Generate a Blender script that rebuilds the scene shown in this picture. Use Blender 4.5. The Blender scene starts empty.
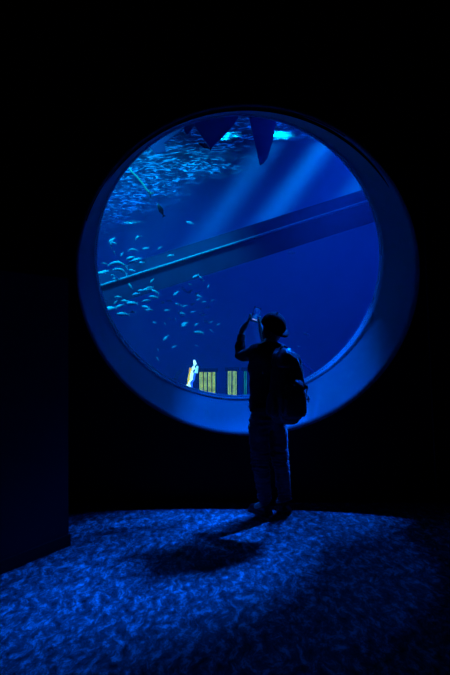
import bpy, bmesh, math, random
from mathutils import Vector, Matrix, noise
R = random.Random(7)
sc = bpy.context.scene
C = sc.collection
F = 600.0; EYE = 1.5

def at(px, py, Y):
    return Vector(((px-225)/F*Y, Y, EYE+(337.5-py)/F*Y))

# ------------------------------------------------------------------ materials
def nodes(name):
    m = bpy.data.materials.new(name); m.use_nodes = True
    nt = m.node_tree; nt.nodes.clear()
    out = nt.nodes.new('ShaderNodeOutputMaterial')
    return m, nt, out
def pbr(name, col, rough=.7, metal=0, spec=.5, bump=0, bscale=40, emit=None, es=0, var=0, vscale=8):
    m, nt, out = nodes(name)
    b = nt.nodes.new('ShaderNodeBsdfPrincipled')
    b.inputs['Base Color'].default_value = (*col, 1)
    b.inputs['Roughness'].default_value = rough
    b.inputs['Metallic'].default_value = metal
    b.inputs['Specular IOR Level'].default_value = spec
    if emit:
        b.inputs['Emission Color'].default_value = (*emit, 1); b.inputs['Emission Strength'].default_value = es
    tc = nt.nodes.new('ShaderNodeTexCoord')
    if var:
        n = nt.nodes.new('ShaderNodeTexNoise'); n.inputs['Scale'].default_value = vscale; n.inputs['Detail'].default_value = 6
        nt.links.new(tc.outputs['Object'], n.inputs['Vector'])
        mx = nt.nodes.new('ShaderNodeMix'); mx.data_type = 'RGBA'
        mx.inputs['A'].default_value = (*[c*(1-var) for c in col], 1)
        mx.inputs['B'].default_value = (*[min(1, c*(1+var)) for c in col], 1)
        nt.links.new(n.outputs['Fac'], mx.inputs['Factor']); nt.links.new(mx.outputs['Result'], b.inputs['Base Color'])
    if bump:
        n = nt.nodes.new('ShaderNodeTexNoise'); n.inputs['Scale'].default_value = bscale; n.inputs['Detail'].default_value = 5
        nt.links.new(tc.outputs['Object'], n.inputs['Vector'])
        bp = nt.nodes.new('ShaderNodeBump'); bp.inputs['Strength'].default_value = bump; bp.inputs['Distance'].default_value = .02
        nt.links.new(n.outputs['Fac'], bp.inputs['Height']); nt.links.new(bp.outputs['Normal'], b.inputs['Normal'])
    nt.links.new(b.outputs[0], out.inputs['Surface'])
    return m

def ramp(nt, src, stops):
    r = nt.nodes.new('ShaderNodeValToRGB')
    while len(r.color_ramp.elements) < len(stops): r.color_ramp.elements.new(.5)
    for e, (p, c) in zip(r.color_ramp.elements, stops): e.position = p; e.color = c if len(c) == 4 else (*c, 1)
    nt.links.new(src, r.inputs[0]); return r

def carpet():
    m, nt, out = nodes('carpet_material')
    b = nt.nodes.new('ShaderNodeBsdfPrincipled'); b.inputs['Roughness'].default_value = .95
    b.inputs['Specular IOR Level'].default_value = .1
    tc = nt.nodes.new('ShaderNodeTexCoord')
    w = nt.nodes.new('ShaderNodeTexNoise'); w.inputs['Scale'].default_value = 5; w.inputs['Detail'].default_value = 3
    nt.links.new(tc.outputs['Object'], w.inputs['Vector'])
    va = nt.nodes.new('ShaderNodeVectorMath'); va.operation = 'MULTIPLY_ADD'
    nt.links.new(w.outputs['Color'], va.inputs[0]); va.inputs[1].default_value = (.12, .12, 0)
    nt.links.new(tc.outputs['Object'], va.inputs[2])
    mp = nt.nodes.new('ShaderNodeMapping'); mp.inputs['Rotation'].default_value = (0, 0, -.25); mp.inputs['Scale'].default_value = (1.3, .6, 1)
    nt.links.new(va.outputs[0], mp.inputs['Vector'])
    n = nt.nodes.new('ShaderNodeTexNoise'); n.inputs['Scale'].default_value = 16; n.inputs['Detail'].default_value = 11
    n.inputs['Roughness'].default_value = .8; n.inputs['Distortion'].default_value = .15
    nt.links.new(mp.outputs[0], n.inputs['Vector'])
    r = ramp(nt, n.outputs['Fac'], [(.38, (.008, .010, .014)), (.51, (.10, .115, .13)), (.66, (.68, .73, .78))])
    nt.links.new(r.outputs[0], b.inputs['Base Color'])
    bp = nt.nodes.new('ShaderNodeBump'); bp.inputs['Strength'].default_value = .6; bp.inputs['Distance'].default_value = .015
    nt.links.new(n.outputs['Fac'], bp.inputs['Height']); nt.links.new(bp.outputs[0], b.inputs['Normal'])
    nt.links.new(b.outputs[0], out.inputs['Surface']); return m

def water_volume():
    m, nt, out = nodes('water_volume')
    s = nt.nodes.new('ShaderNodeVolumeScatter'); s.inputs['Color'].default_value = (.05, .5, 1, 1)
    s.inputs['Density'].default_value = .035; s.inputs['Anisotropy'].default_value = .25
    a = nt.nodes.new('ShaderNodeVolumeAbsorption'); a.inputs['Color'].default_value = (.0, .62, .93, 1); a.inputs['Density'].default_value = .11
    ad = nt.nodes.new('ShaderNodeAddShader')
    nt.links.new(s.outputs[0], ad.inputs[0]); nt.links.new(a.outputs[0], ad.inputs[1]); nt.links.new(ad.outputs[0], out.inputs['Volume'])
    return m

def pane_mat(name='acrylic', fac=.035, tint=(.96, .98, 1)):
    m, nt, out = nodes(name)
    t = nt.nodes.new('ShaderNodeBsdfTransparent'); t.inputs[0].default_value = (*tint, 1)
    g = nt.nodes.new('ShaderNodeBsdfGlossy'); g.inputs['Roughness'].default_value = .03
    x = nt.nodes.new('ShaderNodeMixShader'); x.inputs[0].default_value = fac
    nt.links.new(t.outputs[0], x.inputs[1]); nt.links.new(g.outputs[0], x.inputs[2]); nt.links.new(x.outputs[0], out.inputs['Surface'])
    return m

def edge_mat():
    m, nt, out = nodes('polished_acrylic_edge')
    d = nt.nodes.new('ShaderNodeBsdfDiffuse'); d.inputs[0].default_value = (.7, .9, 1, 1)
    t = nt.nodes.new('ShaderNodeBsdfTranslucent'); t.inputs[0].default_value = (.7, .95, 1, 1)
    x = nt.nodes.new('ShaderNodeMixShader'); nt.links.new(d.outputs[0], x.inputs[1]); nt.links.new(t.outputs[0], x.inputs[2]); nt.links.new(x.outputs[0], out.inputs['Surface'])
    return m

def surface_mat():
    m, nt, out = nodes('rippled_water')
    tc = nt.nodes.new('ShaderNodeTexCoord')
    sx = nt.nodes.new('ShaderNodeSeparateXYZ'); nt.links.new(tc.outputs['Object'], sx.inputs[0])
    # bright ripple streaks are painted left of a line from window to far corner
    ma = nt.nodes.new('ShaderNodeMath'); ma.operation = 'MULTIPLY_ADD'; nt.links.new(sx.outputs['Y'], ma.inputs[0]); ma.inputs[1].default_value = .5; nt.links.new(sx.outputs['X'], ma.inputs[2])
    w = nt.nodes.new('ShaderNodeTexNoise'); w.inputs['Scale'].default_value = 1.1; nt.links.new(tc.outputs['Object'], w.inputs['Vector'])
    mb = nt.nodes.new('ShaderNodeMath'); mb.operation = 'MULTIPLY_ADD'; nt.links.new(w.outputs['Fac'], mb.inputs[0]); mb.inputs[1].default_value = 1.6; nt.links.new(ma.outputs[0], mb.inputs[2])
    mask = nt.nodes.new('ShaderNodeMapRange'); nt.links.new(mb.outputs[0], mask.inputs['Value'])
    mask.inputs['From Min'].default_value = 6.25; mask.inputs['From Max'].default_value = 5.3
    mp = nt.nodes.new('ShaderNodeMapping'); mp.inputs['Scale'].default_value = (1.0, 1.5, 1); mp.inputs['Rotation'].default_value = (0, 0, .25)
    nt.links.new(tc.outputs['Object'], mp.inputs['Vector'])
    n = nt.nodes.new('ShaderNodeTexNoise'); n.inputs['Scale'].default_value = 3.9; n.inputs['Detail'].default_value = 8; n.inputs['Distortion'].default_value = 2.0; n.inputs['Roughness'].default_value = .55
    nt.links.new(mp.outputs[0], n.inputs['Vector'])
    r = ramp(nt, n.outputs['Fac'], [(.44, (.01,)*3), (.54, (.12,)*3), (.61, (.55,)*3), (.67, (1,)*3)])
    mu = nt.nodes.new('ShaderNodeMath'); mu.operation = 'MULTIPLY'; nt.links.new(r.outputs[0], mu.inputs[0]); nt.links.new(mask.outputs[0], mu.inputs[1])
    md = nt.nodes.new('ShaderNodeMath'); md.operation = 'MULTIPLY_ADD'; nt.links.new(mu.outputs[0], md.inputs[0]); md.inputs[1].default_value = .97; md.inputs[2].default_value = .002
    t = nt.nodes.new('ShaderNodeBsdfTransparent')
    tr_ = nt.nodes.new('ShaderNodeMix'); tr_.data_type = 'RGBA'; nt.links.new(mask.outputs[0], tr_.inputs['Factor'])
    tr_.inputs['A'].default_value = (1, 1, 1, 1); tr_.inputs['B'].default_value = (.25, .25, .25, 1); nt.links.new(tr_.outputs['Result'], t.inputs[0])  # tint added to hold back lamp light beneath the streaks
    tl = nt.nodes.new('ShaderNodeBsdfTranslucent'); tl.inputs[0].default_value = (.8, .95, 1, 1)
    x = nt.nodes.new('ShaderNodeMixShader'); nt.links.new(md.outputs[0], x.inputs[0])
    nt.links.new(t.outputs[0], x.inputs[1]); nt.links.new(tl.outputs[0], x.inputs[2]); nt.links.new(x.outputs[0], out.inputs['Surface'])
    return m

def lit_window_mat(name, scale, a, b_, st):
    m, nt, out = nodes(name)
    tc = nt.nodes.new('ShaderNodeTexCoord')
    w = nt.nodes.new('ShaderNodeTexWave'); w.bands_direction = 'X'; w.inputs['Scale'].default_value = scale; w.inputs['Distortion'].default_value = 1.4
    w.inputs['Detail'].default_value = 2
    nt.links.new(tc.outputs['Object'], w.inputs['Vector'])
    r = ramp(nt, w.outputs['Fac'], [(.15, a), (.6, b_), (.95, tuple(min(1, c*1.8) for c in b_))])
    n = nt.nodes.new('ShaderNodeTexNoise'); n.inputs['Scale'].default_value = 9; nt.links.new(tc.outputs['Object'], n.inputs['Vector'])
    mu = nt.nodes.new('ShaderNodeMath'); mu.operation = 'MULTIPLY'; nt.links.new(n.outputs['Fac'], mu.inputs[0]); mu.inputs[1].default_value = st*2
    e = nt.nodes.new('ShaderNodeEmission'); nt.links.new(r.outputs[0], e.inputs[0]); nt.links.new(mu.outputs[0], e.inputs[1])
    nt.links.new(e.outputs[0], out.inputs['Surface']); return m

def screen_mat():
    m, nt, out = nodes('phone_picture')
    tc = nt.nodes.new('ShaderNodeTexCoord')
    mp = nt.nodes.new('ShaderNodeMapping'); mp.inputs['Rotation'].default_value = (0, .6, 0); nt.links.new(tc.outputs['Object'], mp.inputs[0])
    n = nt.nodes.new('ShaderNodeTexNoise'); n.inputs['Scale'].default_value = 22; nt.links.new(mp.outputs[0], n.inputs['Vector'])
    r = ramp(nt, n.outputs['Fac'], [(.38, (.0, .005, .05)), (.5, (.0, .04, .6)), (.7, (.0, .2, 1))])
    e = nt.nodes.new('ShaderNodeEmission'); nt.links.new(r.outputs[0], e.inputs[0]); e.inputs[1].default_value = .6
    nt.links.new(e.outputs[0], out.inputs['Surface']); return m

M = {
 'carpet': carpet(),
 'wall': pbr('dark_wall_paint', (.012, .012, .014), .85, spec=.15),
 'partition': pbr('partition_paint', (.03, .03, .045), .8, spec=.08),
 'base': pbr('dark_skirting', (.012, .012, .016), .6, spec=.2),
 'reveal': pbr('reveal_paint', (.30, .32, .36), .55, bump=.05, bscale=3, var=.1, vscale=2),
 'black_arc': pbr('matte_black', (.004, .004, .004), .9, spec=.1),
 'trim': pbr('anodised_trim', (.12, .12, .13), .4, metal=.6),
 'acrylic': pane_mat(),
 'edge': edge_mat(),
 'volume': water_volume(),
 'surface': surface_mat(),
 'tank': pbr('tank_lining', (.10, .22, .42), .8, var=.25, vscale=.6),
 'tankfloor': pbr('tank_sand', (.10, .14, .2), .9, var=.3, vscale=3),
 'beam': pbr('beam_coating', (.010, .025, .08), .7, spec=.2),
 'pipe': pbr('pale_pipe', (.35, .4, .45), .5),
 'dark_reflection': pbr('navy_reflection', (.016, .035, .17), .8),
 'fish': pbr('silver_fish_skin', (.75, .92, .97), .35, var=.3, vscale=30),
 'fishfin': pbr('fish_fin', (.4, .6, .75), .5),
 'darkfish': pbr('dark_fish_skin', (.006, .008, .012), .6),
 'eye': pbr('fish_eye', (.01, .01, .01), .1),
 'rod': pbr('green_hose', (.08, .34, .2), .4),
 'frame': pbr('window_frame_paint', (.02, .05, .12), .5),
 'lampmetal': pbr('lamp_housing', (.03, .03, .035), .4, metal=.7),
 'skin': pbr('skin', (.7, .5, .42), .4),
 'jacket': pbr('black_jacket_cloth', (.012, .012, .015), .75, bump=.3, bscale=120),
 'jeans': pbr('denim', (.04, .05, .085), .55, bump=.4, bscale=90, var=.3, vscale=30),
 'shoe': pbr('dark_shoe_leather', (.012, .012, .015), .4),
 'sole': pbr('shoe_sole', (.05, .05, .055), .6),
 'hair': pbr('dark_hair', (.01, .008, .006), .45, bump=.5, bscale=150),
 'cap': pbr('dark_cap_cloth', (.012, .012, .015), .9, spec=.2),
 'pack': pbr('pack_nylon', (.05, .055, .06), .35, bump=1.0, bscale=14),
 'strap': pbr('pack_webbing', (.02, .02, .022), .6),
 'white': pbr('eye_white', (.8, .8, .8), .3),
 'phone': pbr('phone_case', (.04, .04, .045), .25),
 'screen': screen_mat(),
 'icon': pbr('screen_icon', (1, 1, 1), emit=(.9, .85, .9), es=.6),
 'lips': pbr('lips', (.4, .15, .13), .5),
}

for k_, w_ in (('jeans', 1.0), ('jacket', .25), ('pack', .35)):
    b_ = next(n for n in M[k_].node_tree.nodes if n.type == 'BSDF_PRINCIPLED')
    b_.inputs['Sheen Weight'].default_value = w_; b_.inputs['Sheen Roughness'].default_value = .25
# ------------------------------------------------------------------ object helpers
def tag(o, label=None, cat=None, group=None, kind=None):
    if label: o['label'] = label
    if cat: o['category'] = cat
    if group: o['group'] = group
    if kind: o['kind'] = kind
    return o
def link_mesh(name, me, mat, parent=None, smooth=False):
    o = bpy.data.objects.new(name, me); C.objects.link(o)
    if mat: me.materials.clear(); me.materials.append(mat)
    if smooth:
        for p in me.polygons: p.use_smooth = True
    if parent: o.parent = parent; o.matrix_parent_inverse = Matrix.Identity(4); o.matrix_basis = Matrix.Translation(-pw(parent)) if parent.type == 'EMPTY' else Matrix.Identity(4)
    return o
def pw(o):
    v = Vector(o.location)
    while o.parent: o = o.parent; v += Vector(o.location)
    return v
def obj(name, bm, mat, parent=None, smooth=False):
    """bm is in world metres; children are shifted so that they stay there under an Empty"""
    me = bpy.data.meshes.new(name); bmesh.ops.recalc_face_normals(bm, faces=bm.faces[:]); bm.to_mesh(me); bm.free()
    o = bpy.data.objects.new(name, me); C.objects.link(o); me.materials.append(mat)
    if smooth:
        for p in me.polygons: p.use_smooth = True
    if parent:
        o.parent = parent; o.location = -pw(parent)
    return o
def struct(name, bm, mat, parent=None, smooth=False):
    o = obj(name, bm, mat, parent, smooth)
    if not parent: o['kind'] = 'structure'
    return o
def empty(name, loc, label, cat, group=None):
    o = bpy.data.objects.new(name, None); C.objects.link(o); o.location = loc; o.empty_display_size = .1
    return tag(o, label, cat, group)
def box(bm, lo, hi, mat=None):
    r = bmesh.ops.create_cube(bm, size=1)
    for v in r['verts']:
        v.co = Vector([lo[i]+(v.co[i]+.5)*(hi[i]-lo[i]) for i in range(3)])
        if mat: v.co = mat @ v.co
    return r['verts']
def bx(lo, hi, bev=0, mat=None, seg=2):
    bm = bmesh.new(); box(bm, lo, hi)
    if bev: bmesh.ops.bevel(bm, geom=bm.edges[:], offset=bev, segments=seg, affect='EDGES', profile=.5)
    if mat: bmesh.ops.transform(bm, matrix=mat, verts=bm.verts[:])
    return bm
def tube(pts, rad, n=10, bm=None, flat=1.0):
    bm = bm or bmesh.new(); pts = [Vector(p) for p in pts]; rings = []
    for i, p in enumerate(pts):
        d = (pts[min(i+1, len(pts)-1)]-pts[max(i-1, 0)]).normalized()
        u = d.cross(Vector((0, 0, 1)) if abs(d.z) < .95 else Vector((1, 0, 0))).normalized(); v = d.cross(u)
        r = rad[i] if isinstance(rad, (list, tuple)) else rad
        rings.append([bm.verts.new(p+u*math.cos(2*math.pi*k/n)*r+v*math.sin(2*math.pi*k/n)*r*flat) for k in range(n)])
    for a, b in zip(rings, rings[1:]):
        for k in range(n): bm.faces.new((a[k], a[(k+1) % n], b[(k+1) % n], b[k]))
    bm.faces.new(rings[0]); bm.faces.new(rings[-1][::-1]); return bm
def prism(poly, y0, y1):
    bm = bmesh.new(); a = [bm.verts.new((p[0], y0, p[1])) for p in poly]; b = [bm.verts.new((p[0], y1, p[1])) for p in poly]
    bm.faces.new(a); bm.faces.new(b[::-1])
    for i in range(len(a)): j = (i+1) % len(a); bm.faces.new((a[i], a[j], b[j], b[i]))
    return bm
def skinned(joints, edges, sub=2, root=None):
    """joints: name -> (Vector, radius or (rx, ry)); returns a bmesh of the skinned surface"""
    me = bpy.data.meshes.new('skin_source'); names = list(joints)
    me.from_pydata([joints[n][0] for n in names], [(names.index(a), names.index(b)) for a, b in edges], [])
    o = bpy.data.objects.new('skin_source', me); C.objects.link(o)
    md = o.modifiers.new('s', 'SKIN'); md.use_smooth_shade = True
    lay = me.skin_vertices[0] if me.skin_vertices else None
    if lay is None:
        bm0 = bmesh.new(); bm0.from_mesh(me); bm0.verts.layers.skin.verify(); bm0.to_mesh(me); bm0.free(); lay = me.skin_vertices[0]
    for i, n in enumerate(names):
        r = joints[n][1]; lay.data[i].radius = r if isinstance(r, tuple) else (r, r)
        lay.data[i].use_root = (n == (root or names[0]))
    sm = o.modifiers.new('u', 'SUBSURF'); sm.levels = sub; sm.render_levels = sub
    dg = bpy.context.evaluated_depsgraph_get(); dg.update()
    ev = o.evaluated_get(dg); m2 = bpy.data.meshes.new_from_object(ev)
    bm = bmesh.new(); bm.from_mesh(m2); bpy.data.objects.remove(o); bpy.data.meshes.remove(me); bpy.data.meshes.remove(m2)
    return bm
def copy_tree(o, parent=None):
    c = o.copy(); C.objects.link(c)
    if parent: c.parent = parent
    for ch in [x for x in o.children]: copy_tree(ch, c)
    return c

# ------------------------------------------------------------------ camera
cam = bpy.data.cameras.new('camera'); cam.sensor_fit = 'VERTICAL'; cam.sensor_height = 36; cam.lens = 36*F/675
co = bpy.data.objects.new('camera', cam); C.objects.link(co); co.location = (0, 0, EYE); co.rotation_euler = (math.pi/2, 0, 0); sc.camera = co
cam.clip_end = 200

# ------------------------------------------------------------------ the room
WY, GY = 5.45, 5.9
def ell(c, rx, rz, y, n): return [Vector((c[0]+rx*math.cos(2*math.pi*k/n), y, c[1]+rz*math.sin(2*math.pi*k/n))) for k in range(n)]
N = 144
near = dict(c=(.213, 2.104), rx=1.555, rz=1.495); far = dict(c=(.128, 2.302), rx=1.405, rz=1.39)
def ring_wall(name, y, e, x0, x1, z0, z1, mat, t=.04):
    """a wall sheet of thickness t with an elliptical opening"""
    bm = bmesh.new(); layers = []
    for yy in (y, y+t):
        inn = [bm.verts.new(p) for p in ell(e['c'], e['rx'], e['rz'], yy, N)]
        out = []
        for k in range(N):
            a = 2*math.pi*(k+.5)/N if False else 2*math.pi*k/N
            dx, dz = math.cos(a), math.sin(a); cx, cz = e['c']
            s = min(((x1-cx)/dx if dx > 1e-6 else 1e9), ((x0-cx)/dx if dx < -1e-6 else 1e9), ((z1-cz)/dz if dz > 1e-6 else 1e9), ((z0-cz)/dz if dz < -1e-6 else 1e9))
            out.append([cx+dx*s, cz+dz*s])
        for (qx, qz) in ((x0, z0), (x1, z0), (x0, z1), (x1, z1)):     # snap the nearest spoke to each corner
            k = min(range(N), key=lambda i: (out[i][0]-qx)**2+(out[i][1]-qz)**2); out[k] = [qx, qz]
        out = [bm.verts.new((p[0], yy, p[1])) for p in out]
        for k in range(N): j = (k+1) % N; bm.faces.new((inn[k], inn[j], out[j], out[k]))
        layers.append((inn, out))
    for a, b in ((layers[0][0], layers[1][0]), (layers[0][1], layers[1][1])):
        for k in range(N): j = (k+1) % N; bm.faces.new((a[k], a[j], b[j], b[k]))
    return struct(name, bm, mat)
H = 4.6
ring_wall('wall_front', WY, near, -4.5, 4.5, 0, H, M['wall'])
ring_wall('wall_tank', GY, dict(c=far['c'], rx=far['rx']+.004, rz=far['rz']+.004), -9, 9, -1.6, 8.5, M['tank'], .05)
struct('floor', bx((-4.5, -3, -.12), (4.5, WY+.04, 0)), M['carpet'])
struct('ceiling', bx((-4.5, -3, H), (4.5, WY+.04, H+.12)), M['wall'])
struct('wall_left', bx((-4.6, -3, 0), (-4.5, WY+.04, H)), M['wall'])
struct('wall_right', bx((4.5, -3, 0), (4.6, WY+.04, H)), M['wall'])
struct('wall_back', bx((-4.5, -3.1, 0), (4.5, -3, H)), M['wall'])
# the round opening's sloping reveal, a loft from the room-side ellipse to the acrylic
def lerp_ell(t): return dict(c=(near['c'][0]*(1-t)+far['c'][0]*t, near['c'][1]*(1-t)+far['c'][1]*t), rx=near['rx']*(1-t)+far['rx']*t, rz=near['rz']*(1-t)+far['rz']*t)
bm = bmesh.new(); prev = None
for i in range(9):
    t = i/8; e = lerp_ell(t); y = WY-.002+(GY+.002-WY)*t
    ring = [bm.verts.new(p) for p in ell(e['c'], e['rx'], e['rz'], y, N)]
    if prev:
        for k in range(N): bm.faces.new((prev[k], prev[(k+1) % N], ring[(k+1) % N], ring[k]))
    prev = ring
rev = struct('window_1', bm, M['reveal'], smooth=True)
md = rev.modifiers.new('thick', 'SOLIDIFY'); md.thickness = .03; md.offset = 1
# acrylic pane, its bright polished edge and a black arc along the top
bm = bmesh.new()
bmesh.ops.create_cone(bm, cap_ends=True, segments=N, radius1=1, radius2=1, depth=.03)
bmesh.ops.transform(bm, matrix=Matrix.Translation((far['c'][0], GY+.015, far['c'][1])) @ Matrix.Diagonal((far['rx']-.006, 1, far['rz']-.006, 1)) @ Matrix.Rotation(math.pi/2, 4, 'X'), verts=bm.verts[:])
obj('window_pane', bm, M['acrylic'], rev)
def arc(e, y, a0, a1, n=96, k=0): return [Vector((e['c'][0]+(e['rx']-k)*math.cos(math.radians(a0+(a1-a0)*i/n)), y, e['c'][1]+(e['rz']-k)*math.sin(math.radians(a0+(a1-a0)*i/n)))) for i in range(n+1)]
obj('pane_edge', tube(arc(far, GY-.02, 0, 360, 144, k=.012), .011, 8), M['edge'], rev, True)
e = lerp_ell(.2); g = arc(e, WY+.09, 28, 150, 90, -.012)
obj('black_arc', tube(g, [.006+.03*math.sin(math.pi*i/90)**.5 for i in range(91)], 8), M['black_arc'], rev, True)

# low partition on the left with its skirting, running in from the left edge of the frame
a = Vector((-1.125, 4.33, 0)); d = Vector((.3, .52, 0)).normalized(); nrm = Vector((d.y, -d.x, 0))
b = a-d*3.2
def slab(p, q, n, t, z0, z1, bev=0):
    bm = bmesh.new(); vs = [bm.verts.new(v) for v in (p+Vector((0, 0, z0)), q+Vector((0, 0, z0)), q-n*t+Vector((0, 0, z0)), p-n*t+Vector((0, 0, z0)))]
    f = bm.faces.new(vs); r = bmesh.ops.extrude_face_region(bm, geom=[f]); bmesh.ops.translate(bm, vec=(0, 0, z1-z0), verts=[v for v in r['geom'] if isinstance(v, bmesh.types.BMVert)])
    if bev: bmesh.ops.bevel(bm, geom=bm.edges[:], offset=bev, segments=2, affect='EDGES')
    return bm
pa = struct('wall_partition', slab(a, b, nrm, .12, 0, 1.93, .006), M['partition'])
bb = struct('baseboard_left', slab(a+nrm*.014+d*.004, b+nrm*.014, nrm, .014, 0, .085, .003), M['base'])
# slim trim beside the window on the right, and a curved lighting track above it
p0, p1 = at(427, 285, WY-.01), at(435, 466, WY-.01)
struct('trim_1', tube([p0+(p0-p1)*.6, p1, Vector((p1.x+(p1.x-p0.x)*.25, p1.y, .02))], .008, 8), M['trim'])

# ------------------------------------------------------------------ the tank
struct('tank_floor', bx((-9, GY+.05, -1.7), (9, 21, -1.6)), M['tankfloor'])
struct('wall_tank_far', bx((-9, 20.9, -1.6), (9, 21, 8.5)), M['tank'])
struct('wall_tank_left', bx((-9.1, GY+.05, -1.6), (-9, 21, 8.5)), M['tank'])
struct('wall_tank_right', bx((9, GY+.05, -1.6), (9.1, 21, 8.5)), M['tank'])
struct('ceiling_tank', bx((-9, GY+.05, 8.5), (9, 21, 8.6)), M['wall'])
vol = obj('water', bx((-8.99, GY+.06, -1.59), (8.99, 20.89, 4.3)), M['volume'])
tag(vol, 'deep blue aquarium water filling the tank behind the round window', 'water', kind='stuff')
bm = bmesh.new(); nx, ny = 150, 130; grid = []
for j in range(ny+1):
    row = []
    for i in range(nx+1):
        x = -8.98+17.96*i/nx; y = GY+.07+(20.88-GY-.07)*j/ny
        z = 4.4+.06*noise.fractal(Vector((x*1.1, y*.8, 0)), 1, 2, 4)+.02*noise.noise(Vector((x*4, y*3, 3)))
        row.append(bm.verts.new((x, y, z)))
    grid.append(row)
for j in range(ny):
    for i in range(nx): bm.faces.new((grid[j][i], grid[j][i+1], grid[j+1][i+1], grid[j+1][i]))
ws = obj('water_surface', bm, M['surface'], smooth=True)
tag(ws, 'rippling underside of the water surface, streaked pale cyan at upper left', 'water', kind='stuff')

# long sloping beam crossing the tank with a pale pipe on its edge
L0, L1 = at(97, 287, 8.3), at(372, 200, 8.3); dl = (L1-L0).normalized(); q0 = L0-dl*4.2; q1 = L1+dl*1.6
up = Vector((-dl.z, 0, dl.x))
br = empty('sloping_beam', ((q0+q1)/2), 'long blue beam sloping up to the right across the tank', 'beam')
bm = bmesh.new(); rs = []
for p in (q0, q1):
    rs.append([bm.verts.new(p+up*u+Vector((0, y, 0))) for u, y in ((.18, 0.03), (0, 0), (-.3, .0), (-.1, .75), (.18, .75))])
for k in range(5): bm.faces.new((rs[0][k], rs[0][(k+1) % 5], rs[1][(k+1) % 5], rs[1][k]))
bm.faces.new(rs[0]); bm.faces.new(rs[1][::-1])
obj('beam_body', bm, M['beam'], br)
obj('edge_pipe', tube([q0+Vector((0, -.02, 0)), q1+Vector((0, -.02, 0))], .017, 8), M['pipe'], br, True)

# dark distorted reflections modelled as solid points near the top of the window
def dark_reflection(pts, Y, label):
    top = 4.95
    poly = [at(x, y, Y) for x, y in pts]; poly = [(p.x, p.z) for p in poly]
    poly = [(poly[0][0], top)]+poly+[(poly[-1][0], top)]
    o = obj('reflection_panel', prism(poly, Y, Y+.03), M['dark_reflection']); tag(o, label, 'reflection', 'dark reflections at the top of the window'); return o
dark_reflection([(140, 132), (151, 148), (156, 154), (166, 151), (164, 143), (182, 130)], 7.0, 'dark blue modelled reflection with blunt square tip, leftmost at window top')
dark_reflection([(183, 120), (184, 131), (187, 135), (194, 126)], 7.06, 'smallest dark blue reflection point between its two wider neighbours')
dark_reflection([(194.5, 126), (203, 138), (211, 148), (222, 137), (233, 125), (242, 112)], 7.0, 'broad dark blue triangular reflection pointing tip down at window top')
dark_reflection([(248, 112), (252, 130), (257, 152), (260, 165), (264, 163), (268, 157), (273, 140), (278, 112)], 6.95, 'narrow dark blue pointed reflection with curved right side at window top')
# pale green hose dangling at upper left
hz = empty('dangling_hose', at(130, 170, 8), 'thin pale green hose with dark end dangling at upper left of the window', 'hose')
pts = [at(x, y, 8) for x, y in ((118, 155), (124, 163), (131, 171), (138, 178), (143, 184), (147, 190), (151, 193.5), (154, 193))]
obj('hose', tube(pts, .012, 8), M['rod'], hz, True)
obj('nozzle', tube([at(149, 192, 8), at(151, 197.5, 8)], [.02, .008], 8), M['darkfish'], hz, True)

# ------------------------------------------------------------------ fish
def fish_proto(name, body_mat, fin_mat, bend=0, tall=.3):
    root = bpy.data.objects.new(name, None); C.objects.link(root); root.empty_display_size = .02
    def warp(bm):
        for v in bm.verts: v.co.z += bend*(v.co.x**2)*2.2; v.co.y += .06*math.sin(v.co.x*5)
        return bm
    pr = [(-.5, .012), (-.46, .05), (-.36, .1), (-.2, .14), (0, .15), (.15, .12), (.27, .07), (.36, .035)]
    bm = tube([(x, 0, 0) for x, r in pr], [r*tall/.3 for x, r in pr], 12)
    for v in bm.verts: v.co.y *= .5
    obj('body', warp(bm), body_mat, root, True)
    s = tall/.3
    f = prism([(.33, .03*s), (.5, .17*s), (.46, 0), (.5, -.17*s), (.33, -.03*s)], -.008, .008); obj('tail_fin', warp(f), fin_mat, root)
    f = prism([(-.18, .11*s), (-.1, .2*s), (.12, .15*s), (.16, .1*s)], -.006, .006); obj('dorsal_fin', warp(f), fin_mat, root)
    f = prism([(-.1, -.12*s), (0, -.19*s), (.1, -.12*s)], -.006, .006); obj('belly_fin', warp(f), fin_mat, root)
    bm = bmesh.new()
    for sy in (-1, 1):
        r = bmesh.ops.create_uvsphere(bm, u_segments=8, v_segments=6, radius=.018); bmesh.ops.translate(bm, vec=(-.4, sy*.035, .02), verts=r['verts'])
    obj('eye', warp(bm), M['eye'], root, True)
    return root
silver = fish_proto('fish', M['fish'], M['fishfin']); curved = fish_proto('fish', M['fish'], M['fishfin'], -.35, .2); dark = fish_proto('fish', M['darkfish'], M['darkfish'])
used = set()
def fish(proto, px, py, Y, ln, ang, label, group, yaw=None):
    o = proto if proto.name not in used else copy_tree(proto)
    used.add(o.name)
    if proto not in (o,): pass
    s = ln*1.2/F*Y
    o.location = at(px, py, Y); o.scale = (s, s, s); o.rotation_euler = (R.uniform(-.1, .1), math.radians(ang), yaw if yaw is not None else R.uniform(-.5, .5))
    tag(o, label, 'fish', group); return o
LS = 'small silvery fish in the crowd near the left edge of the window'
CS = 'tiny silvery blue fish in the loose school left of the raised phone'
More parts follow.
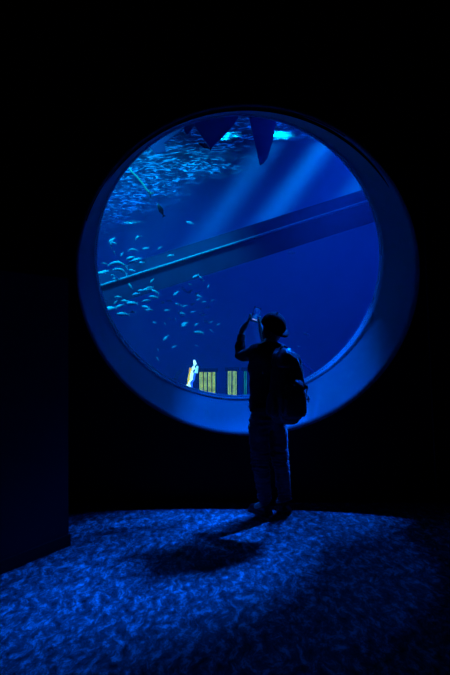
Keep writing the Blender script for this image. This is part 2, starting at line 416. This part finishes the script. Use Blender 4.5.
left = [(112,240,7,-40),(114,243,5,20),(111,245,5,80),(145.7,248.4,6,-10),(159.9,248,5,-30),(114.6,253,4,70),(122,254.3,5,-60),(130.6,258,8,-15),(136,259.8,8,-20),(139,258.5,5,-15),(170.6,255.6,6,-15),
 (132,262,7,-20),(142,262.4,5,0),(101,273,8,-8),(105,271.5,7,-12),(112.8,275.4,4,10),(132,270.4,6,5),(116,279,6,8),(152,280.6,5,-45),(147.5,289.5,9,-12),(155.4,291.8,7,25),(150,287.5,6,-5),
 (141,290.5,6,-5),(136,294,7,-15),(146.6,300.7,8,-10),(153.7,297,8,5),(115.5,302.4,5,-50),(120,306,8,-25),(132.3,303.3,10,0),(145.7,307,7,8),(149.2,310,7,0),(110,308.7,12,-10),(123.5,314.4,12,2),(132.7,312,6,5),(118,297,6,-5),(125,301,7,0)]
for x, y, l, a in left: fish(silver, x, y, R.uniform(7.1, 8.0), l, a, LS, 'small fish near the left edge of the window')
ctr = [(190,284.4,4,15),(183,288.4,4,15),(185.6,291,5,15),(190,291.6,6,-35),(176,293.4,6,-35),(197.5,293.2,5,-20),(199,296,5,15),(208.3,286.3,4,-70),(198,299.5,4,-20),(170,301,5,10),(203.9,301.8,4,-10),(213,300.5,5,-15),
 (178.4,304.4,6,15),(185,306,5,-20),(193.2,304,5,-15),(207.8,307.5,5,-10),(167,310.3,5,-5),(180,311.6,5,-40),(182.5,313.3,5,10),(182.5,315.8,6,-20),(193,312,5,-15),(201,313,4,0),(203.7,315,5,-15),(184.7,323.5,7,-20),(183.8,325.8,5,-15),
 (196.6,324.4,5,-35),(206,321.3,4,0),(210.8,322.2,5,-30),(218.4,324.4,4,-25),(154.8,322,4,10),(165,323.6,3,60),(175.8,319.6,3,70),(169.7,301,4,0),(162.6,302,4,0),(167,310,5,0),(170,319,4,20),(154.6,322.8,4,10)]
for x, y, l, a in ctr: fish(silver, x, y, R.uniform(7.9, 8.8), l, a, CS, 'small fish in the loose central school')
one = [(195.3,276.3,7,-25,'tiny silvery fish at the top tip of the central school, pointing left of its neighbour'),
 (201.6,278.7,6,40,'tiny silvery fish slanting down to the right at the top of the central school'),
 (130.6,286.4,6,60,'small silvery fish diving steeply just under the pale pipe at left'),
 (199,332.4,9,5,'plump greenish fish directly below the central school'),
 (211.7,331,5,30,'small dim greenish fish right of the plump greenish one'),
 (166,337.9,7,-45,'small fish slanting upward alone below the central school'),
 (174.3,346.7,5,-25,'small blue fish alone above the glowing white glare'),
 (196.7,345.7,4,20,'tiny blue fish alone above the striped yellow windows'),
 (158,350,3,80,'tiny upright blue fish at lower left, the upper of two'),
 (157.7,359,4,60,'tiny upright blue fish at lower left, the lower of two'),
 (292,252.3,7,0,'lone slim fish below the beam right of centre'),
 (307,334.2,6,25,'lone fish in open water to the right of the cap'),
 (298.7,346.3,3,10,'very small dim fish right of the photographer\'s shoulder'),
 (190,222.8,7,15,'lone small fish in the light shafts above the beam')]
for x, y, l, a, lb in one: fish(silver, x, y, 8.3, l, a, lb, None)
for x, y, l, a, Y, lb in [(118,263,17,4,7.2,'long curved bright fish at left above the pale pipe, upper of two'),(120.8,269.8,13,18,7.2,'curved bright fish at left above the pale pipe, lower of two'),
  (137.7,237,7,-35,7.6,'curved fish high at left just below the bright glint of the surface'),(132.7,249.3,9,-5,7.5,'arched pale fish between the surface glint and the crowd'),(105.5,263.5,6,20,7.2,'small hooked pale fish at the far left of the window')]:
    fish(curved, x, y, Y, l, a, lb, None, .1)
fish(dark, 161, 210.5, 7.4, 12, 62, 'black fish diving steeply below the rippled surface', None, .2)
fish(dark, 205, 146, 6.9, 12, 18, 'black fish beside the tip of the broad triangular reflection', None, .2)
# curved blue fin showing above the sill beside the pack
bm = tube([at(x, y, 7.4) for x, y in ((298, 355), (303, 363), (308, 367), (313, 373), (315, 380), (315, 388))], [.004, .03, .045, .05, .04, .01], 12, flat=.4)
o = obj('ray', bm, pbr('ray_skin', (.3, .6, 1), .4), smooth=True)
o2 = obj('tail', tube([at(315, 386, 7.4), at(318, 398, 7.45), at(326, 408, 7.5)], [.012, .008, .003], 8), M['fishfin'], o, True)
tag(o, 'curved blue ray rising behind the sill right of the backpack', 'fish')

# ------------------------------------------------------------------ far lit openings and the refracted glare
def far_window(x0, x1, top, Y, mats, label, mull):
    p, q = at(x0, top, Y), at(x1, top, Y); z0 = -.9
    r = empty('lit_window', ((p.x+q.x)/2, Y, z0), label, 'window', 'lit windows low at the far side of the tank')
    obj('pane', bx((p.x, Y, z0), (q.x, Y+.03, p.z)), mats, r)
    for i in range(mull+1):
        x = p.x+(q.x-p.x)*i/mull; obj('mullion', bx((x-.012, Y-.03, z0), (x+.012, Y+.03, p.z)), M['frame'], r)
    obj('window_frame', bx((p.x-.05, Y-.04, p.z), (q.x+.05, Y+.06, p.z+.09), .01), M['frame'], r)
    obj('sill', bx((p.x-.05, Y-.06, z0-.7), (q.x+.05, Y+.08, z0)), M['frame'], r)
warm = lit_window_mat('warm_striped_light', 11, (.0, .22, .16), (.42, .42, .04), 1.6)
warm2 = lit_window_mat('green_striped_light', 9, (.01, .12, .12), (.35, .45, .1), 1.4)
teal = lit_window_mat('teal_light', 4, (.0, .1, .12), (.02, .35, .3), 1.0)
far_window(199, 216, 372, 14, warm, 'wider yellow striped lit window at bottom of the view', 4)
far_window(227, 237, 371, 14, warm2, 'narrow yellow-green lit window between the wide one and the photographer', 2)
far_window(243.5, 247, 371, 14, teal, 'thin teal lit window slit beside the photographer\'s waist', 1)
sp = empty('refracted_glare', at(186, 400, 12), 'tall white curved glare of refracted light with yellow left fringe', 'glare')  # refracted glare of a far light, modelled as glowing tubes
core = [(180,402),(185,393),(188.5,386),(190.5,379),(191.5,373),(193.5,368),(195,364),(194.2,360)]
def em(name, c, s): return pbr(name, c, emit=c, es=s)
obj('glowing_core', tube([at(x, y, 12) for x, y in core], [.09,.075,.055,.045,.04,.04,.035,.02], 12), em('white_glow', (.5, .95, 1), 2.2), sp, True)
obj('yellow_fringe', tube([at(x-1.6, y+.5, 11.98) for x, y in core[:6]], [.035,.035,.03,.03,.025,.015], 10), em('yellow_glow', (1, .75, .05), 1.3), sp, True)
obj('blue_fringe', tube([at(x+2.6, y+.5, 12.05) for x, y in core[1:6]], [.04,.04,.035,.035,.03], 10), em('blue_glow', (.02, .15, 1), 1.5), sp, True)
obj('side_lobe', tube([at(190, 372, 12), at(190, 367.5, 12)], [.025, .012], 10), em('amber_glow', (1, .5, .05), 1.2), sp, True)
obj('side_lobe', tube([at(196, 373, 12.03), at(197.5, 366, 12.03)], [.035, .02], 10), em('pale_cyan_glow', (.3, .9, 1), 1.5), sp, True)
# faint curved acrylic ribs left of it
cr = empty('curved_rib', at(178, 396, 11.5), 'faint blue curved rib pair left of the white glare', 'rib')
for k, dx in enumerate((0, 2.4)):
    obj('rib', tube([at(x+dx, y+k, 11.5) for x, y in ((176, 400), (173.5, 384), (174.5, 378), (178, 372), (183, 368))], .012, 8), M['pipe'], cr, True)

# ------------------------------------------------------------------ the photographer
P = at
person = empty('person', (P(268, 513, 5.1).x, 5.1, 0), 'person in dark jacket, jeans and dark cap photographing the tank, seen from behind', 'person')
J = {
 'pelvis': (P(267, 412, 5.08), (.135, .105)), 'waist': (P(266, 392, 5.08), (.135, .10)), 'chest': (P(267, 366, 5.10), (.13, .09)), 'upper': (P(268, 352, 5.11), (.12, .08)),
 'neck': (P(270, 342, 5.12), .052), 'skull': (P(271, 334, 5.13), .05),
 'lsh': (P(255, 351, 5.05), .056), 'lel': (P(240.5, 356.5, 5.24), .040), 'lfo': (P(240.5, 344, 5.28), .036), 'lwr': (P(242, 330.5, 5.31), .026), 'lpa': (P(246.5, 324, 5.325), (.036, .02)),
 'rsh': (P(281, 352, 5.14), .056), 'rel': (P(273, 358, 5.34), .040), 'rfo': (P(267, 349, 5.35), .034), 'rwr': (P(262.5, 337, 5.35), .025), 'rpa': (P(261, 329, 5.345), (.034, .02)),
 'lhip': (P(259, 421, 5.05), .085), 'lkn': (P(260, 461, 5.04), .058), 'lca': (P(262.5, 478, 5.05), .054), 'lan': (P(265.5, 503, 5.075), .038), 'lto': (P(255, 508, 5.16), .03),
 'rhip': (P(276, 421, 5.11), .085), 'rkn': (P(279.5, 457, 5.10), .058), 'rca': (P(282.5, 474, 5.12), .054), 'ran': (P(284.5, 500, 5.16), .038), 'rto': (P(277, 503, 5.27), .03)}
E = [('pelvis','waist'),('waist','chest'),('chest','upper'),('upper','neck'),('neck','skull'),('upper','lsh'),('lsh','lel'),('lel','lfo'),('lfo','lwr'),('lwr','lpa'),('upper','rsh'),('rsh','rel'),('rel','rfo'),('rfo','rwr'),('rwr','rpa'),
 ('pelvis','lhip'),('lhip','lkn'),('lkn','lca'),('lca','lan'),('lan','lto'),('pelvis','rhip'),('rhip','rkn'),('rkn','rca'),('rca','ran'),('ran','rto')]
def finger(J, E, root, name, pts, rad):
    prev = root
    for i, p in enumerate(pts):
        n = f'{name}{i}'; J[n] = (p, rad*(1-.12*i)); E.append((prev, n)); prev = n
# phone frame of reference: standing tilted slightly right, screen to the viewer
ph = P(256, 314.5, 5.325)
prot = Matrix.Translation(ph) @ Matrix.Rotation(math.radians(17), 4, 'Y') @ Matrix.Rotation(math.radians(-12), 4, 'X') @ Matrix.Rotation(math.radians(12), 4, 'Z')
def ploc(x, y, z): return prot @ Vector((x, y, z))
# finger chains: roots in the palm, curling round the phone body (half width .034, half height .068)
lp = J['lpa'][0]; rp = J['rpa'][0]
for i, z in enumerate((-.012, -.028, -.044, -.058)):
    base = lp.lerp(ploc(-.036, .01, z), .45)
    finger(J, E, 'lpa', f'lf{i}', [base, ploc(-.047, .014, z), ploc(-.036, .028, z+.004), ploc(-.012, .025, z+.006)], .0095)
finger(J, E, 'lpa', 'lth', [lp.lerp(ploc(-.04, -.02, -.06), .5), ploc(-.042, -.018, -.05), ploc(-.03, -.017, -.03)], .011)
for i, z in enumerate((-.004, -.022, -.040, -.055)):
    base = rp.lerp(ploc(.036, .01, z), .45)
    finger(J, E, 'rpa', f'rf{i}', [base, ploc(.047, .014, z), ploc(.036, .028, z+.004), ploc(.014, .025, z+.006)], .0095)
finger(J, E, 'rpa', 'rth', [rp.lerp(ploc(.04, -.02, -.06), .5), ploc(.042, -.018, -.05), ploc(.028, -.017, -.034)], .011)
obj('body', skinned(J, E, 2, 'pelvis'), M['skin'], person, True)

def wrinkle(bm, amp, f, zf=1.0):
    bm.normal_update()
    for v in bm.verts:
        n = noise.fractal(Vector((v.co.x*f, v.co.y*f, v.co.z*f*zf)), 1, 2, 4); v.co += v.normal*amp*n
    return bm
def grow(k, g): r = J[k][1]; return tuple(a+g for a in r) if isinstance(r, tuple) else r+g
# jacket
jk = {}; 
for k, g in (('waist', .035), ('chest', .045), ('upper', .028), ('lsh', .018), ('lel', .016), ('lfo', .014), ('rsh', .018), ('rel', .016), ('rfo', .014)): jk[k] = (J[k][0], grow(k, g))
jk['hem'] = (P(266, 416, 5.08), (.165, .135)); jk['hip'] = (P(265.5, 405, 5.08), (.175, .135)); jk['hood'] = (P(272, 346.5, 5.045), (.085, .05)); jk['collar'] = (P(269.5, 344.5, 5.118), .068)
jk['lcuff'] = (P(241.6, 333.5, 5.305), .034); jk['rcuff'] = (P(263.6, 340.5, 5.35), .032)
bm = skinned(jk, [('hem','hip'),('hip','waist'),('waist','chest'),('chest','upper'),('upper','collar'),('upper','hood'),('upper','lsh'),('lsh','lel'),('lel','lfo'),('lfo','lcuff'),('upper','rsh'),('rsh','rel'),('rel','rfo'),('rfo','rcuff')], 3, 'waist')
jacket = obj('jacket', wrinkle(bm, .014, 9, 1.3), M['jacket'], person, True)
# watch-like bands are not shown; sleeves end at the wrists
tr = {}
for k, g in (('lhip', .022), ('lkn', .02), ('lca', .014), ('rhip', .022), ('rkn', .02), ('rca', .014)): tr[k] = (J[k][0], grow(k, g))
tr['seat'] = (P(267, 412, 5.08), (.13, .11)); tr['band'] = (P(267, 404, 5.08), (.12, .10)); tr['lhem'] = (P(265.5, 506, 5.075), .06); tr['rhem'] = (P(284.8, 502.5, 5.158), .06)
bm = skinned(tr, [('band','seat'),('seat','lhip'),('lhip','lkn'),('lkn','lca'),('lca','lhem'),('seat','rhip'),('rhip','rkn'),('rkn','rca'),('rca','rhem')], 4, 'seat')
wrinkle(bm, .012, 9, 3.2); bm.normal_update()
for v in bm.verts:
    for zc, s in ((.47, .13), (.13, .08)):
        w = math.exp(-((v.co.z-zc)/s)**2); v.co += v.normal*.006*w*math.sin(v.co.z*230+4*noise.noise(v.co*9))
obj('jeans', bm, M['jeans'], person, True)
# shoes with soles
def shoe(heel, toe):
    h, t = Vector(heel), Vector(toe); d = (t-h).normalized(); s = Vector((d.y, -d.x, 0)); L = (t-h).length
    prof = [(0, .034, .07), (.12, .042, .085), (.3, .043, .088), (.45, .043, .068), (.62, .047, .052), (.8, .048, .042), (.93, .038, .034), (1, .018, .024)]
    bm = bmesh.new(); rings = []
    for u, w, hh in prof:
        c = h+d*(u*L); n = 12
        rings.append([bm.verts.new(c+s*w*math.cos(math.pi*k/(n-1))+Vector((0, 0, .022+hh*math.sin(math.pi*k/(n-1))**.8))) for k in range(n)])
    for a_, b_ in zip(rings, rings[1:]):
        for k in range(11): bm.faces.new((a_[k], a_[k+1], b_[k+1], b_[k]))
        bm.faces.new((a_[11], a_[0], b_[0], b_[11]))
    bm.faces.new(rings[0]); bm.faces.new(rings[-1][::-1])
    sh = obj('shoe', bm, M['shoe'], person, True)
    bm = bmesh.new(); lo = []; hi = []
    outl = [(u, w+.005) for u, w, _ in prof]+[(u, -w-.005) for u, w, _ in reversed(prof)]
    for u, w in outl:
        c = h+d*(u*L)+s*w; lo.append(bm.verts.new((c.x, c.y, 0.001))); hi.append(bm.verts.new((c.x, c.y, .026)))
    bm.faces.new(lo); bm.faces.new(hi[::-1])
    for i in range(len(lo)): j = (i+1) % len(lo); bm.faces.new((lo[i], lo[j], hi[j], hi[i]))
    so = obj('sole', bm, M['sole'], sh); so.location = (0, 0, 0)
    for k in range(4):
        c = h+d*((.36+.08*k)*L); z = .105-.012*k
        lc = obj('lace', tube([c-s*.025+Vector((0, 0, z-.006)), c+Vector((0, 0, z+.004)), c+s*.025+Vector((0, 0, z-.006))], .0035, 6), M['sole'], sh); lc.location = (0, 0, 0)
ha = P(269.5, 515, 5.055); hb = P(288, 511, 5.17)
shoe((ha.x, 5.045, 0), (ha.x-.15, 5.235, 0)); shoe((hb.x-.005, 5.135, 0), (hb.x-.12, 5.345, 0))

# head (face modelled, turned towards the phone)
hc = P(272.5, 327.5, 5.13); look = (ph-hc).normalized(); side = look.cross(Vector((0, 0, 1))).normalized(); hup = side.cross(look)
HM = Matrix(((side.x, look.x, hup.x, hc.x), (side.y, look.y, hup.y, hc.y), (side.z, look.z, hup.z, hc.z), (0, 0, 0, 1)))   # local x right, y forward, z up
def hobj(name, bm, mat, par=None, smooth=True):
    bmesh.ops.transform(bm, matrix=HM, verts=bm.verts[:]); o = obj(name, bm, mat, par or person, smooth)
    if par: o.location = (0, 0, 0)
    return o
bm = bmesh.new(); bmesh.ops.create_uvsphere(bm, u_segments=48, v_segments=36, radius=1)
for v in bm.verts:
    x, y, z = v.co
    w = 1-.28*max(0, -z)**1.3
    X = x*.075*w; Y = y*.094*(1-.16*max(0, -z)); Z = z*.115
    if y > .2: Y += .006*max(0, 1-abs(z+.75)/.3)          # chin
    def g(cx, cz, s): return math.exp(-(((x-cx)/s)**2+((z-cz)/s)**2))
    if y > 0:
        Y += .020*math.exp(-((x/.14)**2))*math.exp(-(((z+.18)/.2)**2)); Y += .010*math.exp(-((x/.11)**2)-(((z-.02)/.22)**2))
        Y -= .010*(g(.36, .06, .2)+g(-.36, .06, .2)); Y += .006*math.exp(-(((z-.24)/.1)**2))*(1-x*x); Y += .005*math.exp(-((x/.3)**2)-(((z+.48)/.1)**2))
        if z < -.3: Y += .012*(-z-.3)
    v.co = (X, Y, Z)
head = hobj('head', bm, M['skin'])
for s in (-1, 1):
    bm = bmesh.new(); bmesh.ops.create_uvsphere(bm, u_segments=14, v_segments=10, radius=.0125); bmesh.ops.translate(bm, vec=(s*.028, .074, .006), verts=bm.verts[:]); hobj('eye', bm, M['white'], head)
    bm = bmesh.new(); bmesh.ops.create_uvsphere(bm, u_segments=12, v_segments=8, radius=.0065); bmesh.ops.translate(bm, vec=(s*.028, .0815, .006), verts=bm.verts[:]); hobj('iris', bm, M['eye'], head)
    hobj('eyebrow', tube([(s*.012, .089, .026), (s*.028, .088, .032), (s*.044, .078, .028)], .003, 6), M['hair'], head)
    bm = bmesh.new(); bmesh.ops.create_uvsphere(bm, u_segments=16, v_segments=10, radius=1)
    for v in bm.verts: v.co = (s*(.076+v.co.x*.007+abs(v.co.y)*.004), -.008+v.co.y*.018, -.005+v.co.z*.032)
    hobj('ear', bm, M['skin'], head)
hobj('mouth', tube([(-.024, .078, -.053), (-.01, .088, -.051), (0, .09, -.052), (.01, .088, -.051), (.024, .078, -.053)], [.001, .004, .005, .004, .001], 8), M['lips'], head)
# hair to the nape, under the cap
bm = bmesh.new(); bmesh.ops.create_uvsphere(bm, u_segments=40, v_segments=28, radius=1)
bmesh.ops.delete(bm, geom=[v for v in bm.verts if (v.co.y > .3 and v.co.z < .45) or v.co.z < -.93], context='VERTS')
for v in bm.verts:
    x, y, z = v.co; k = 1+.035*noise.noise(Vector((x*9, y*9, z*2.5)))
    v.co = (x*.085*k*(1+.05*max(0, -z)), y*.103*k-.004, z*.124*k if z > 0 else z*.145*k)
hr = hobj('hair', bm, M['hair']); m_ = hr.modifiers.new('t', 'SOLIDIFY'); m_.thickness = .008
# dark cap worn back to front
bm = bmesh.new(); bmesh.ops.create_uvsphere(bm, u_segments=40, v_segments=24, radius=1)
bmesh.ops.delete(bm, geom=[v for v in bm.verts if v.co.z < -.05], context='VERTS')
for v in bm.verts: v.co = (v.co.x*.104, v.co.y*.122-.004, .018+v.co.z*.118)
cp = hobj('cap', bm, M['cap']); m_ = cp.modifiers.new('t', 'SOLIDIFY'); m_.thickness = .004
bm = bmesh.new(); a_ = []; b_ = []
for i in range(25):
    th = math.radians(200+140*i/24); ex = math.sin(math.pi*i/24)
    p = Vector((.101*math.cos(th), .119*math.sin(th), .02)); q = p+Vector((.018*math.cos(th), -.065*ex-.004, -.022*ex))
    a_.append(bm.verts.new(p)); b_.append(bm.verts.new(q))
for i in range(24): bm.faces.new((a_[i], a_[i+1], b_[i+1], b_[i]))
vz = hobj('brim', bm, M['cap'], cp); m_ = vz.modifiers.new('t', 'SOLIDIFY'); m_.thickness = .004
bm = bmesh.new(); bmesh.ops.create_uvsphere(bm, u_segments=10, v_segments=6, radius=.007); bmesh.ops.translate(bm, vec=(0, -.004, .142), verts=bm.verts[:]); hobj('button', bm, M['cap'], cp)

# phone held up in both hands
phone = bpy.data.objects.new('smartphone', None); C.objects.link(phone); phone.matrix_world = prot
tag(phone, 'smartphone held up in both hands, its screen showing a blue picture', 'phone')
def pobj(name, bm, mat, smooth=False):
    me = bpy.data.meshes.new(name); bm.to_mesh(me); bm.free(); me.materials.append(mat); o = bpy.data.objects.new(name, me); C.objects.link(o); o.parent = phone; return o
pobj('case', bx((-.034, -.004, -.068), (.034, .005, .068), .004), M['phone'])
pobj('screen', bx((-.030, -.0052, -.060), (.030, -.0042, .060)), M['screen'])
bm = bmesh.new()
for x in (-.014, 0, .014):
    r = bmesh.ops.create_cone(bm, cap_ends=True, segments=16, radius1=.0045, radius2=.0045, depth=.001); bmesh.ops.rotate(bm, cent=(0, 0, 0), matrix=Matrix.Rotation(math.pi/2, 3, 'X'), verts=r['verts']); bmesh.ops.translate(bm, vec=(x, -.0058, -.05), verts=r['verts'])
pobj('screen_buttons', bm, M['icon'])
pobj('camera_lens', bx((.012, .005, .045), (.028, .008, .062), .002), M['eye'])

# backpack
bc = P(287.5, 386, 4.93); fac = Vector((-.5, .866, 0)); yaw = math.atan2(-fac.x, fac.y)
BM_ = Matrix.Translation(bc) @ Matrix.Rotation(yaw, 4, 'Z') @ Matrix.Rotation(math.radians(3), 4, 'Y')    # local y forward to the wearer's back
pack = bpy.data.objects.new('backpack', None); C.objects.link(pack); pack.location = (bc.x, bc.y, bc.z-.3)
tag(pack, 'dark bulky backpack with webbing straps worn by the photographer', 'backpack')
def bobj(name, bm, mat, par=None, smooth=True):
    bmesh.ops.transform(bm, matrix=BM_, verts=bm.verts[:]); o = obj(name, bm, mat, par or pack, smooth)
    if par: o.location = (0, 0, 0)
    return o
def soft(w, d, prof, amp=.008, n=28, sq=3.0, yo=0, xo=0, seed=0):
    bm = bmesh.new(); rings = []
    for z, kw, kd in prof:
        rg = []
        for k in range(n):
            a = 2*math.pi*k/n; c, s = math.cos(a), math.sin(a); rr = (abs(c)**sq+abs(s)**sq)**(-1/sq)
            p = Vector((xo+w*kw*c*rr, yo+d*kd*s*rr, z)); q = noise.noise(Vector((p.x*14+seed, p.y*14, p.z*10)))
            rg.append(bm.verts.new(p+Vector((c, s, 0))*amp*q))
        rings.append(rg)
    for a, b in zip(rings, rings[1:]):
        for k in range(n): bm.faces.new((a[k], a[(k+1) % n], b[(k+1) % n], b[k]))
    bm.faces.new(rings[0]); bm.faces.new(rings[-1][::-1]); return bm
bobj('pack_body', soft(.148, .095, [(-.31,.4,.6),(-.295,.6,.85),(-.26,.74,1),(-.18,.86,1.05),(-.08,.98,1.05),(.03,1.0,1),(.12,.93,.92),(.19,.8,.8),(.235,.55,.6)], .02), M['pack'])
bobj('lid', soft(.115, .10, [(.15,1.0,.95),(.17,1.08,1.05),(.21,.95,1),(.255,.72,.8),(.29,.5,.55),(.31,.25,.3)], .03, seed=4, xo=-.02), M['pack'])
bobj('front_pocket', soft(.11, .05, [(-.26,.7,.6),(-.22,.95,.95),(-.1,1,1),(0,.9,.85),(.04,.7,.5),(.06,.4,.2)], .014, yo=-.1, seed=9), M['pack'])
for s in (-1, 1):
    bobj('side_pocket', soft(.03, .06, [(-.25,.7,.7),(-.21,1,1),(-.1,.95,.9),(-.06,.6,.6),(-.045,.25,.3)], .01, xo=s*.15, seed=s), M['pack'])
    bobj('compression_strap', tube([(s*.165, .07, -.02), (s*.175, 0, -.05), (s*.155, -.1, -.08), (s*.09, -.155, -.1)], .009, 8, flat=.4), M['strap'])
    bobj('lid_strap', tube([(s*.045-.02, -.085, .23), (s*.05-.01, -.108, .16), (s*.06, -.135, .05), (s*.06, -.152, -.02)], .008, 8, flat=.5), M['strap'])
    b_ = bobj('buckle', bx((s*.065-.014, -.172, -.01), (s*.065+.014, -.155, .02), .004), M['lampmetal'])
bobj('grab_loop', tube([(-.04, .06, .26), (-.03, .07, .315), (0, .072, .33), (.03, .07, .315), (.04, .06, .26)], .007, 8), M['strap'])
bobj('dangling_cord', tube([(.15, -.05, .0), (.172, -.04, .015), (.182, -.03, -.015), (.165, -.04, -.05), (.172, -.05, -.085)], .006, 8), M['strap'])
bobj('zip_cord', tube([(.05, -.155, -.03), (.08, -.158, -.06), (.11, -.15, -.09), (.13, -.12, -.12)], .005, 6), M['pipe'])
# shoulder straps over both shoulders, in world space
for pts in ([(282, 349, 5.02), (283, 345.5, 5.10), (283, 346, 5.17), (281, 354, 5.235), (280, 370, 5.23), (284, 388, 5.15), (288, 400, 5.02)],
            [(262, 350, 4.97), (259, 345.5, 5.04), (257.5, 346, 5.12), (256, 354, 5.19), (256, 372, 5.2), (262, 392, 5.19), (266, 402, 5.0)]):
    obj('shoulder_strap', tube([P(*p) for p in pts], .02, 8, flat=.35), M['strap'], pack, True)

# ------------------------------------------------------------------ light: floodlights above the tank
def flood(loc, tgt, power, size, blend, rad, col, label, vis=True):
    loc = Vector(loc); tgt = Vector(tgt)
    o = empty('floodlight', loc, label, 'lamp', 'floodlights above the tank')
    q = (tgt-loc).to_track_quat('-Z', 'Y')
    l = bpy.data.lights.new('bulb', 'SPOT'); l.energy = power; l.spot_size = math.radians(size); l.spot_blend = blend; l.shadow_soft_size = rad; l.color = col
    lo = bpy.data.objects.new('bulb', l); C.objects.link(lo); lo.parent = o; lo.rotation_euler = q.to_euler()
    T = Matrix.Translation(loc) @ q.to_matrix().to_4x4()
    bm = bmesh.new(); rr = rad+.03
    rings = []
    for z, r in ((.0, rr+.03), (.1, rr), (.2, rr*.6), (.24, rr*.3)): rings.append([bm.verts.new(T @ Vector((r*math.cos(k*math.pi/10), r*math.sin(k*math.pi/10), z))) for k in range(20)])
    for a_, b_ in zip(rings, rings[1:]):
        for k in range(20): bm.faces.new((a_[k], a_[(k+1) % 20], b_[(k+1) % 20], b_[k]))
    bm.faces.new(rings[-1]); obj('housing', bm, M['lampmetal'], o, True)
    obj('hanger', tube([T @ Vector((0, 0, .22)), (loc.x, loc.y, 8.49)], .02, 8), M['lampmetal'], o)
    return o
BL = (.0, .12, 1.0); CY = (.0, .42, 1.0)
flood((3.5, 7.25, 6.2), (-.25, 4.4, 0), 6000, 16, .7, .16, BL, 'steep floodlight above the tank at right, close behind the window')
flood((1.3, 7.5, 6.4), (.55, 5.7, .80), 8500, 21, .6, .1, BL, 'floodlight added above the tank to brighten the sill')  # extra lamp added to brighten the lower reveal
flood((3.1, 9.25, 6.75), (-.35, 3.45, 0), 12500, 14, .55, .42, BL, 'floodlight above the tank nearest the window, at right')
flood((1.75, 9.2, 6.6), (.2, 4.4, 0), 520, 62, .4, .12, BL, 'dimmer floodlight above the tank behind the window')
flood((4.1, 8.75, 6.2), (.52, 5.08, .6), 10000, 6.5, .5, .06, BL, 'narrow floodlight added above the tank to rim-light the photographer')  # added rim lamp, edges the legs with light
# shaft lamps
for i, (x, y, tx, p, s) in enumerate(((3.6, 9.3, -1.0, 220000, 4), (2.75, 9.4, -1.7, 260000, 4), (4.6, 9.3, -.1, 160000, 4), (1.9, 9.5, -2.4, 60000, 4))):
    flood((x, 8.5, 7.2), (tx, 8.75, 1.0), p, s*1.25, 1.0, .12, CY, f'narrow floodlight above the tank, number {i+1} from the left'.replace(f'number {i+1} from the left', ('second from the right', 'second from the left', 'rightmost of four', 'leftmost of four')[i]))
flood((-2.0, 6.25, 6.8), (-.8, 8.3, 1.9), 16000, 36, .7, .1, (0, .5, 1), 'floodlight added close to the window at left to brighten the fish')  # added front light for the fish
flood((-1.2, 10.0, 8.2), (-1.4, 11.5, 4.4), 850, 85, .6, .15, (0, .5, 1), 'floodlight added above the streaked part of the water surface')  # added to brighten the surface streaks
flood((-2.0, 14.8, 8.0), (-2.25, 15.3, 4.4), 9000, 11, .9, .05, (0, .6, 1), 'floodlight added above the far left of the water for a glint')  # added to make a single glint on the surface
# broad blue fill lights added over the open water
for x, y, p in ((-3.5, 12, 520), (3.5, 13, 330)):
    l = bpy.data.lights.new('blue_fill', 'AREA'); l.shape = 'RECTANGLE'; l.size = 4; l.size_y = 5; l.energy = p; l.color = (.0, .12, 1)
    lo = bpy.data.objects.new('blue_fill', l); C.objects.link(lo); lo.location = (x, y, 8.2)

w = bpy.data.worlds.new('world'); sc.world = w; w.use_nodes = True
w.node_tree.nodes['Background'].inputs[0].default_value = (0, 0, .002, 1)
sc.view_settings.view_transform = 'Standard'; sc.view_settings.look = 'None'; sc.view_settings.gamma = 1; sc.view_settings.exposure = 0
sc.view_settings.use_curve_mapping = False
cy = sc.cycles
cy.use_denoising = True; cy.max_bounces = 6; cy.diffuse_bounces = 3; cy.glossy_bounces = 3; cy.transparent_max_bounces = 16; cy.volume_bounces = 1
cy.sample_clamp_indirect = 2; cy.caustics_reflective = False; cy.caustics_refractive = False
